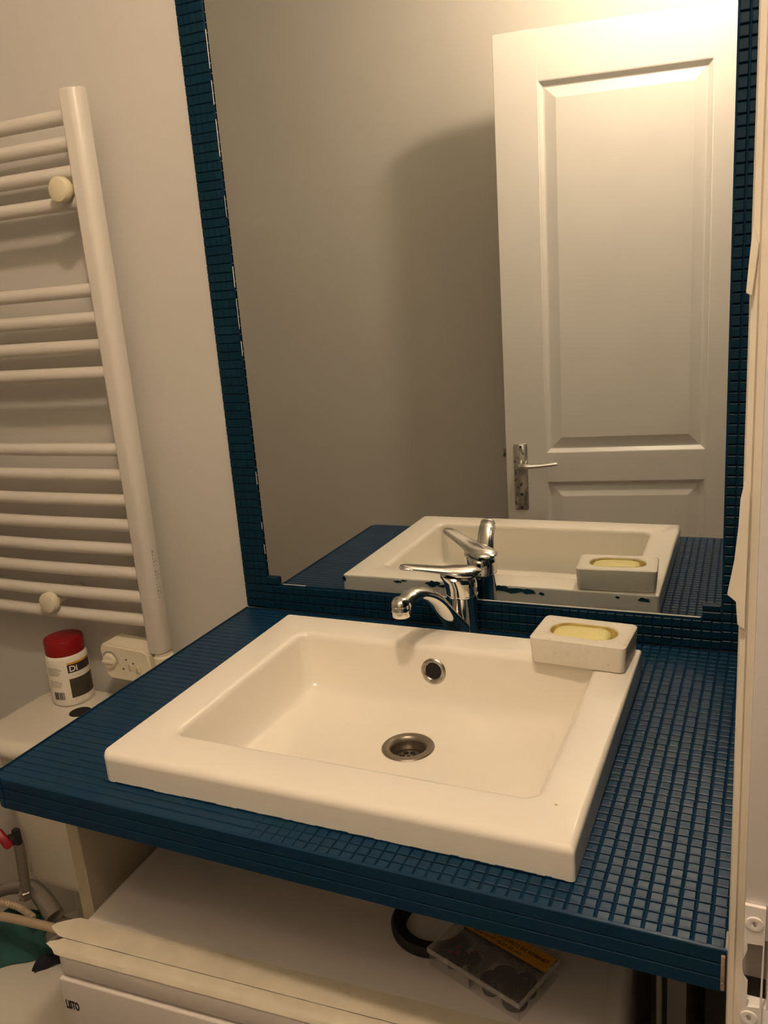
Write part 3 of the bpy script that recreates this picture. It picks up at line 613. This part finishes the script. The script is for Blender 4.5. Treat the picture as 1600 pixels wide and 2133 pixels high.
# ---- jar on the cistern lid
JC = Vector((-0.4860, -0.0620, -0.1850)); JR = 0.0355
jar = thing('plastic_jar', 'white plastic jar with red screw cap and dark label on the cistern lid', 'jar', JC, (0, 0, 0))
obj('jar_body', lathe(bmesh.new(), [(0.0300, 0.0), (0.0335, 0.0012), (0.0352, 0.005), (0.0355, 0.010), (0.0355, 0.080), (0.0350, 0.086), (0.0330, 0.0905), (0.0305, 0.092)], JC, (0, 0, 1), 48), MWHP, jar)
bm = lathe(bmesh.new(), [(0.0322, 0.0915), (0.0330, 0.0925), (0.0330, 0.1150), (0.0318, 0.1175), (0.0290, 0.1185)], JC, (0, 0, 1), 48); obj('screw_cap', bm, MRED, jar, smooth=35, label='red screw cap')
vd = atan2(camp.y-JC.y, camp.x-JC.x)   # bearing from the jar towards the middle of the room
def patch(a0, a1, z0, z1, off=0.0003, n=10):
    bm = bmesh.new(); r0, r1 = JR-0.0004, JR+off; L = []
    for i in range(n+1):
        a = vd+radians(a0+(a1-a0)*i/n); c, s = cos(a), sin(a)
        L.append([JC+Vector((r0*c, r0*s, z0)), JC+Vector((r1*c, r1*s, z0)), JC+Vector((r1*c, r1*s, z1)), JC+Vector((r0*c, r0*s, z1))])
    return loft(bm, L)
def wrap(bm, a0, z0, off):   # flat text (x right, y up) wrapped on to the jar; right = increasing angle
    for v in bm.verts:
        a = vd+radians(a0)+v.co.x/JR; r = JR+off+v.co.z; v.co = JC+Vector((r*cos(a), r*sin(a), z0+v.co.y))
    return bm
lab = obj('front_label', patch(-4, 72, 0.062, 0.0775), MPRINT, jar, label='black name band')
obj('yellow_flash', patch(-3, 75, 0.0772, 0.0805, 0.00035), MYEL, jar)
obj('picture_panel', patch(-4, 76, 0.016, 0.0510), MOLIVE, jar, label='dark olive picture panel')
obj('lettering', wrap(text_bm('Di', 0.0150, bold=0.0003), 0, 0.0645, 0.0006), MWPRINT, lab)
obj('lettering', wrap(text_bm('·—-— —-—', 0.0034), 4, 0.0560, 0.0003), MPRINTG, jar)
bm = bmesh.new()
for zl in [0.048-0.0022*i for i in range(6)] + [0.072-0.0022*i for i in range(7)]:
    p = patch(-66, -66+random.uniform(32, 46), zl, zl+0.0009, 0.0002, 5); me = bpy.data.meshes.new('x'); p.to_mesh(me); p.free(); bm.from_mesh(me); bpy.data.meshes.remove(me)
obj('small_print', bm, MPRINTG, jar, smooth=0)
bm = bmesh.new(); a = -56
while a < -24:
    wd = random.choice((0.8, 1.4, 2.4, 3.0)); p = patch(a, a+wd, 0.0140, 0.0280, 0.0002, 2); me = bpy.data.meshes.new('x'); p.to_mesh(me); p.free(); bm.from_mesh(me); bpy.data.meshes.remove(me); a += wd+random.choice((0.8, 1.2, 1.8))
obj('barcode', bm, MPRINT, jar, smooth=0)

# ---- stop valve with red lever and hose
vv = thing('stop_valve', 'small stop valve with red lever and grey hose beside the cistern', 'valve', (-0.545, -0.215, -0.40))
F = (camp-Vector((-0.52, -0.225, -0.365))).normalized(); SX_ = F.cross(Vector((0, 0, 1))).normalized()*-1; UX_ = F.cross(SX_)*-1
if UX_.z < 0: UX_ = -UX_
ca = 0.42; A1 = SX_*cos(ca)+UX_*sin(ca); B1 = UX_*cos(ca)-SX_*sin(ca); VC = Vector((-0.517, -0.232, -0.362))
N1 = (F*0.8+Vector((0, -0.6, 0))).normalized()
obj('valve_lever', loft(bmesh.new(), [[VC+A1*p.x+B1*p.y+N1*w_ for p in rrect(-q, q, -0.0195*q/0.0066, 0.0195*q/0.0066, q*0.95, 0)] for w_, q in ((0, 0.0056), (0.001, 0.0066), (0.005, 0.0066), (0.006, 0.0056))]), MRED, vv, label='red plastic lever')
obj('valve_body', lathe(bmesh.new(), [(0.007, -0.006), (0.010, -0.004), (0.010, 0.008), (0.006, 0.010), (0.006, 0.018)], (-0.512, -0.218, -0.372), (-0.35, -0.8, 0.1), 16), MBLK, vv)
obj('valve_stem', nbox(-0.511, -0.499, -0.222, -0.211, -0.390, -0.352, bev=0.003), MBLK, vv)
obj('hose', tube(bmesh.new(), [(-0.505, -0.216, -0.380), (-0.5065, -0.217, -0.42), (-0.508, -0.218, -0.45), (-0.510, -0.219, -0.475)], 0.0085, n=14), MBRAID, vv)
obj('hose_nut', lathe(bmesh.new(), [(0.010, 0), (0.011, 0.002), (0.011, 0.014), (0.009, 0.016)], (-0.511, -0.220, -0.488), (0, 0, 1), 6), MSTEEL, vv, smooth=0)

# ---- things lying on the toilet lid: folded teal cloth, hand shower and its hose
def blob_cloth(name, cx, cy, z0, wx, wy, h, m, label, cat, rot=0.0, seed=1, fold=3):
    rnd = random.Random(seed); bm = bmesh.new(); nx_, ny2 = 36, 20; G = []
    for i in range(nx_+1):
        row = []
        for j in range(ny2+1):
            u, v = i/nx_*2-1, j/ny2*2-1
            e = (1-abs(u)**4)*(1-abs(v)**4); hh = h*(0.35*e**0.5+0.65*e) * (0.72+0.28*sin(fold*3.1*v+2.2*u+seed)*cos(2.3*u*fold*0.5+seed))
            x = wx*u*(1+0.10*sin(4*v+seed)); y = wy*v*(1+0.14*sin(5*u+seed*2))
            row.append(bm.verts.new((x*cos(rot)-y*sin(rot)+cx, x*sin(rot)+y*cos(rot)+cy, z0+max(hh, 0)+0.0015)))
        G.append(row)
    for i in range(nx_):
        for j in range(ny2): bm.faces.new((G[i][j], G[i+1][j], G[i+1][j+1], G[i][j+1]))
    r = bmesh.ops.extrude_face_region(bm, geom=bm.faces[:]); vs = [g for g in r['geom'] if isinstance(g, bmesh.types.BMVert)]
    for v in vs: v.co.z = z0+0.0005
    o = obj(name, bm, m, None, smooth=60, origin=(cx, cy, z0)); return set_props(o, label, cat)
ZLID = -0.598
blob_cloth('folded_cloth', -0.545, -0.232, ZLID, 0.092, 0.032, 0.085, MTEAL, 'crumpled dark teal cloth lying on the closed toilet lid', 'cloth', rot=0.80, seed=3)
hs = thing('hand_shower', 'grey chrome arched hand shower lying behind the teal cloth on the toilet lid', 'hand shower', (-0.50, -0.23, -0.53))
obj('handle', tube(bmesh.new(), [(-0.5930, -0.2160, -0.5020), (-0.5580, -0.2060, -0.4890), (-0.5180, -0.2010, -0.4830), (-0.4780, -0.2110, -0.4910), (-0.4450, -0.2230, -0.5060)], [0.010, 0.012, 0.0135, 0.0155, 0.0165], n=20), MGREYCHR, hs)
obj('shower_face', lathe(bmesh.new(), [(0.014, -0.004), (0.019, 0.0), (0.026, 0.008), (0.027, 0.018), (0.024, 0.022), (0.010, 0.023)], (-0.4350, -0.2290, -0.5120), (0.45, -0.2, -0.45), 28), MGREYCHR, hs)
hose = thing('shower_hose', 'beige ribbed shower hose looped over the teal cloth', 'hose', (-0.50, -0.27, -0.53))
obj('hose_tube', tube(bmesh.new(), [(-0.6200, -0.3040, -0.4980), (-0.5600, -0.2890, -0.4810), (-0.5050, -0.2760, -0.4780), (-0.4550, -0.2660, -0.4830), (-0.4150, -0.2540, -0.4930), (-0.3700, -0.2440, -0.5080)], 0.0072, n=14), MHOSE, hose)
P = catmull([(-0.6040, -0.2500, -0.5020), (-0.5540, -0.2400, -0.4930), (-0.5120, -0.2360, -0.4940), (-0.4760, -0.2400, -0.5020)], 14)
bm = bmesh.new(); tube(bm, P, [0.0066 if i % 2 else 0.0048 for i in range(len(P))], n=12, smooth=False); obj('ribbed_section', bm, MHOSE, hose, smooth=20)
blob_cloth('rag', -0.468, -0.238, ZLID, 0.024, 0.007, 0.022, MNAVY, 'dark navy rag between the teal cloth and the washing machine', 'rag', rot=0.9, seed=1, fold=0.6)

# ================================================================== UNDER THE COUNTER
sp = obj('support_panel', nbox(-0.1275, -0.1080, -0.430, -0.0100, ZF+0.001, -CT-0.0005, bev=0.001, seg=1), MPANEL, None, origin=(-0.118, -0.22, ZF))
set_props(sp, 'cream upright board carrying the left end of the countertop', 'panel')
mth = radians(3.5); MO = Vector((-0.0730, -0.5200, ZF))
mach = thing('washing_machine', 'white front-loading washing machine under the blue countertop', 'washing machine', MO, (0, 0, mth))
H = -0.200-ZF; MWd, MDp = 0.598, 0.465
def mp(name, bm, m, **k): return obj(name, bm, m, mach, local=True, **k)
mp('cabinet', nbox(0.002, MWd-0.002, 0.012, MDp, 0.015, H-0.03, bev=0.004), MMACH)
bm = nbox(0, MWd, -0.0004, MDp, H-0.0352, H, bev=0.008, seg=4); mp('top_cover', bm, MMACH)
bm = nbox(0.020, MWd-0.020, 0.035, MDp-0.02, H-0.002, H+0.0008, bev=0.0006, seg=1); mp('top_inlay', bm, MMACH)
bm = nbox(-0.0012, MWd+0.0012, -0.0022, 0.014, H-0.145, H-0.0360, bev=0.0022, seg=3); cp = mp('control_panel', bm, MMACH)
bm = nbox(0.001, MWd-0.001, -0.001, 0.014, 0.06, H-0.148, bev=0.003); mp('front_panel', bm, MMACH)
dc = (MWd/2, -0.002, 0.40)
dd_ = mp('porthole_door', lathe(bmesh.new(), [(0.195, 0), (0.195, 0.012), (0.180, 0.022), (0.150, 0.026), (0.142, 0.014), (0.10, 0.004)], dc, (0, -1, 0), 48), MWHP)
obj('door_glass', lathe(bmesh.new(), [(0.140, 0.013), (0.12, 0.004), (0.03, 0.001)], dc, (0, -1, 0), 40), MDARK, dd_, local=True)
obj('programme_dial', lathe(bmesh.new(), [(0.026, 0), (0.025, 0.014), (0.018, 0.018)], (0.36, -0.004, H-0.09), (0, -1, 0), 32), MWHP, cp, local=True)
obj('drawer_front', nbox(0.03, 0.19, -0.0045, -0.003, H-0.135, H-0.09), MMACH, cp, local=True)
bm = text_bm('LISTO', 0.0150, spacing=1.02, bold=0.0006, sx=0.46); xform(bm, frame_mat((0.0025, -0.0024, H-0.0745), (1, 0, 0), (0, 0, 1), (0, -1, 0))); obj('lettering', bm, MPRINT, cp, local=True, smooth=0)
for x in (0.05, MWd-0.05):
    for y in (0.06, MDp-0.06): obj('foot', lathe(bmesh.new(), [(0.02, 0), (0.02, 0.02)], (x, y, 0), n=16), MBLK, mach, local=True)
MACHM = Matrix.LocRotScale(MO, Euler((0, 0, mth)), Vector((1, 1, 1)))
# masking tape folded over the front edge, with torn ends at the left
def ribbon(bm, left, prof, x1, t=0.0004, wob=0.0006, seed=2):
    rnd = random.Random(seed); n = 60; rows = []
    for i in range(n+1):
        f = i/n; row = []
        for k, (y, z) in enumerate(prof):
            xl = left[k]; x = xl+(x1-xl)*f; row.append(Vector((x, y, z+t+rnd.uniform(0, wob))))
        rows.append(row)
    V = [[bm.verts.new(MACHM @ p) for p in r] for r in rows]; V2 = [[bm.verts.new(MACHM @ (p-Vector((0, -t*0.5, t)))) for p in r] for r in rows]; m_ = len(prof)
    for A_ in (V, V2):
        for i in range(n):
            for k in range(m_-1): bm.faces.new((A_[i][k], A_[i+1][k], A_[i+1][k+1], A_[i][k+1]))
    for i in range(n):
        for k in (0, m_-1): bm.faces.new((V[i][k], V[i+1][k], V2[i+1][k], V2[i][k]))
    for i in (0, n):
        for k in range(m_-1): bm.faces.new((V[i][k], V[i][k+1], V2[i][k+1], V2[i][k]))
    return bm
bm = ribbon(bmesh.new(), [-0.004, -0.016, -0.026, -0.029, -0.021, -0.008], [(0.047, H+0.001), (0.040, H+0.001), (0.033, H+0.001), (0.027, H+0.001), (0.022, H+0.001), (0.0165, H+0.001)], MWd)
o = obj('masking_tape', bm, MTAPE, None, smooth=30, origin=(0.2, -0.46, -0.199)); set_props(o, 'cream masking tape strip on top of the washing machine, torn end pointing left', 'tape')
bm = ribbon(bmesh.new(), [-0.001, -0.006, -0.014, -0.016, -0.006, -0.001], [(0.0160, H+0.0006), (0.012, H+0.0006), (0.008, H+0.0005), (0.0045, H-0.0004), (0.0015, H-0.0022), (-0.0010, H-0.0062)], MWd, seed=5)
o = obj('masking_tape', bm, MTAPE, None, smooth=30, origin=(0.2, -0.50, -0.199)); set_props(o, 'yellowish masking tape strip folded over the front edge of the washing machine', 'tape')

# ---- black rubber ring on the machine
o = obj('rubber_ring', lathe(bmesh.new(), [(0.0330, 0), (0.0325, 0.004), (0.0340, 0.010), (0.0400, 0.0125), (0.0460, 0.0115), (0.0490, 0.007), (0.0485, 0.001), (0.0460, 0)], (0.3105, -0.3480, -0.1990), n=56, cap0=False, cap1=False), MBLK, None, origin=(0.3105, -0.3480, -0.1990))
bm = bmesh.new(); bm.from_mesh(o.data); vs = bm.verts[:]
bmesh.ops.holes_fill(bm, edges=bm.edges[:]) if False else None; bm.free()
set_props(o, 'thick black rubber ring on the washing machine, half under the countertop', 'ring')
# ---- transparent box of tap washers
bth = atan2(-0.0345, 0.1012)
bxo = thing('washer_box', 'clear plastic box of black tap washers with a yellow label on the washing machine', 'box', (0.3870, -0.3880, -0.1990), (0, 0, bth))
bw, bd, bh = 0.1100, 0.0680, 0.0210; t = 0.0012
def bp(name, bm, m, p=None, **k): return obj(name, bm, m, p or bxo, local=True, **k)
bm = nbox(-bw/2, bw/2, -bd/2, bd/2, 0, t)
for a in ((-bw/2, bw/2, -bd/2, -bd/2+t), (-bw/2, bw/2, bd/2-t, bd/2), (-bw/2, -bw/2+t, -bd/2+t, bd/2-t), (bw/2-t, bw/2, -bd/2+t, bd/2-t)): box(bm, *a, t, bh-t)
bp('tray', bm, MCLEAR, smooth=0)
bp('lid', nbox(-bw/2-0.0008, bw/2+0.0008, -bd/2-0.0008, bd/2+0.0008, bh-t+0.0002, bh+0.0006, bev=0.0004, seg=1), MCLEAR, smooth=0)
bm = bmesh.new()
for a in ((-bw/2-0.001, bw/2+0.001, -bd/2-0.0012, -bd/2-0.0002), (-bw/2-0.001, bw/2+0.001, bd/2+0.0002, bd/2+0.0012), (-bw/2-0.0012, -bw/2-0.0002, -bd/2-0.001, bd/2+0.001), (bw/2+0.0002, bw/2+0.0012, -bd/2-0.001, bd/2+0.001)): box(bm, *a, bh-0.0045, bh+0.0009)
bp('lid_rim', bm, MCLEDGE, smooth=0, label='frosted rim of the lid', kind='stuff')
bp('divider', nbox(-0.006, -0.005, -bd/2+0.002, bd/2-0.002, t, bh-0.004), MCLEAR, smooth=0)
bp('divider', nbox(-bw/2+0.002, bw/2-0.002, 0.010, 0.011, t, bh-0.004), MCLEAR, smooth=0)
lb = bp('paper_label', nbox(-bw/2+0.004, bw/2-0.001, bd/2-0.022, bd/2-0.001, bh+0.0007, bh+0.0010), MYEL, label='yellow printed label')
for s, y in (('BOITE DE 50 JOINTS DE ROBINET', bd/2-0.0125), ('Ø12-15-17-18-21-23 mm', bd/2-0.0195)):
    bm = text_bm(s, 0.0062, extrude=0.0001, sx=0.92); xs = [v.co.x for v in bm.verts]; wd = max(xs)-min(xs); k = min(1.0, 0.085/wd); xform(bm, Matrix.Diagonal((k, 1, 1, 1))); xform(bm, Matrix.Translation((0.008-0.085/2, y, bh+0.0012))); bp('lettering', bm, MPRINT, lb, smooth=0)
def washer(cx, cy, z, R_, r_, h, m=MBLK, tilt=(0, 0, 1)): bp('tap_washer', lathe(bmesh.new(), [(r_, 0), (R_, 0), (R_, h), (r_, h), (r_, 0)], (cx, cy, z), tilt, 20, cap0=False, cap1=False), m)
for (cx, cy, R_) in ((0.022, -0.008, 0.0125), (0.038, -0.018, 0.0125), (0.012, -0.020, 0.0090), (0.041, -0.002, 0.0085)): 
    for k in range(4): washer(cx+random.uniform(-1, 1)*0.0015, cy+random.uniform(-1, 1)*0.0015, t+0.0002+k*0.0036, R_, 0.0025, 0.0030)
for i in range(16): washer(random.uniform(-0.044, -0.014), random.uniform(-0.026, 0.002), t+0.0003+(i % 4)*0.0033, random.choice((0.005, 0.0062, 0.0072)), 0.0028, 0.0024, random.choice((MBLK, MBLK, MPRINT, MRED)))
for i in range(8): 
    for k in range(3): washer(-0.044+i*0.0125, 0.021+random.uniform(-1, 1)*0.001, t+0.0002+k*0.0045, 0.0055, 0.002, 0.0040)
# ---- scrap of tissue on the machine
bm = bmesh.new(); bmesh.ops.create_icosphere(bm, subdivisions=3, radius=1)
rnd = random.Random(4)
for v in bm.verts:
    k = 1+0.35*sin(9*v.co.x+3*v.co.y)*cos(7*v.co.z+4*v.co.y)+rnd.uniform(-0.12, 0.12); v.co = Vector((v.co.x*0.0125*k, v.co.y*0.006*k, max(v.co.z*0.005*k+0.004, 0.0)))
xform(bm, Matrix.Translation((0.1950, -0.3340, -0.1988)))
o = obj('tissue_scrap', bm, MTISS, None, smooth=20, origin=(0.1950, -0.3340, -0.1988)); set_props(o, 'small crumpled white scrap on the washing machine near the countertop edge', 'scrap')
# ---- pale pipe and grey board to the right of the machine
o = obj('waste_pipe', lathe(bmesh.new(), [(0.0032, ZF+0.001), (0.0032, -CT-0.001)], (0.5370, -0.300, 0), n=16), MRAD, None, origin=(0.5370, -0.300, ZF)); set_props(o, 'thin pale vertical pipe right of the washing machine under the countertop', 'pipe')
o = obj('side_board', nbox(0.5480, 0.5660, -0.33, -0.02, ZF+0.001, -CT-0.001), MGREY, None, origin=(0.557, -0.17, ZF)); set_props(o, 'dark grey upright board behind the pipe under the right end of the countertop', 'board')

# ------------------------------------------------------------------ lift everything so the floor is at z = 0
for o in list(COL.objects):
    if o.parent is None: o.location.z += ZC
camo.matrix_world = Matrix.Translation((0, 0, ZC)) @ M
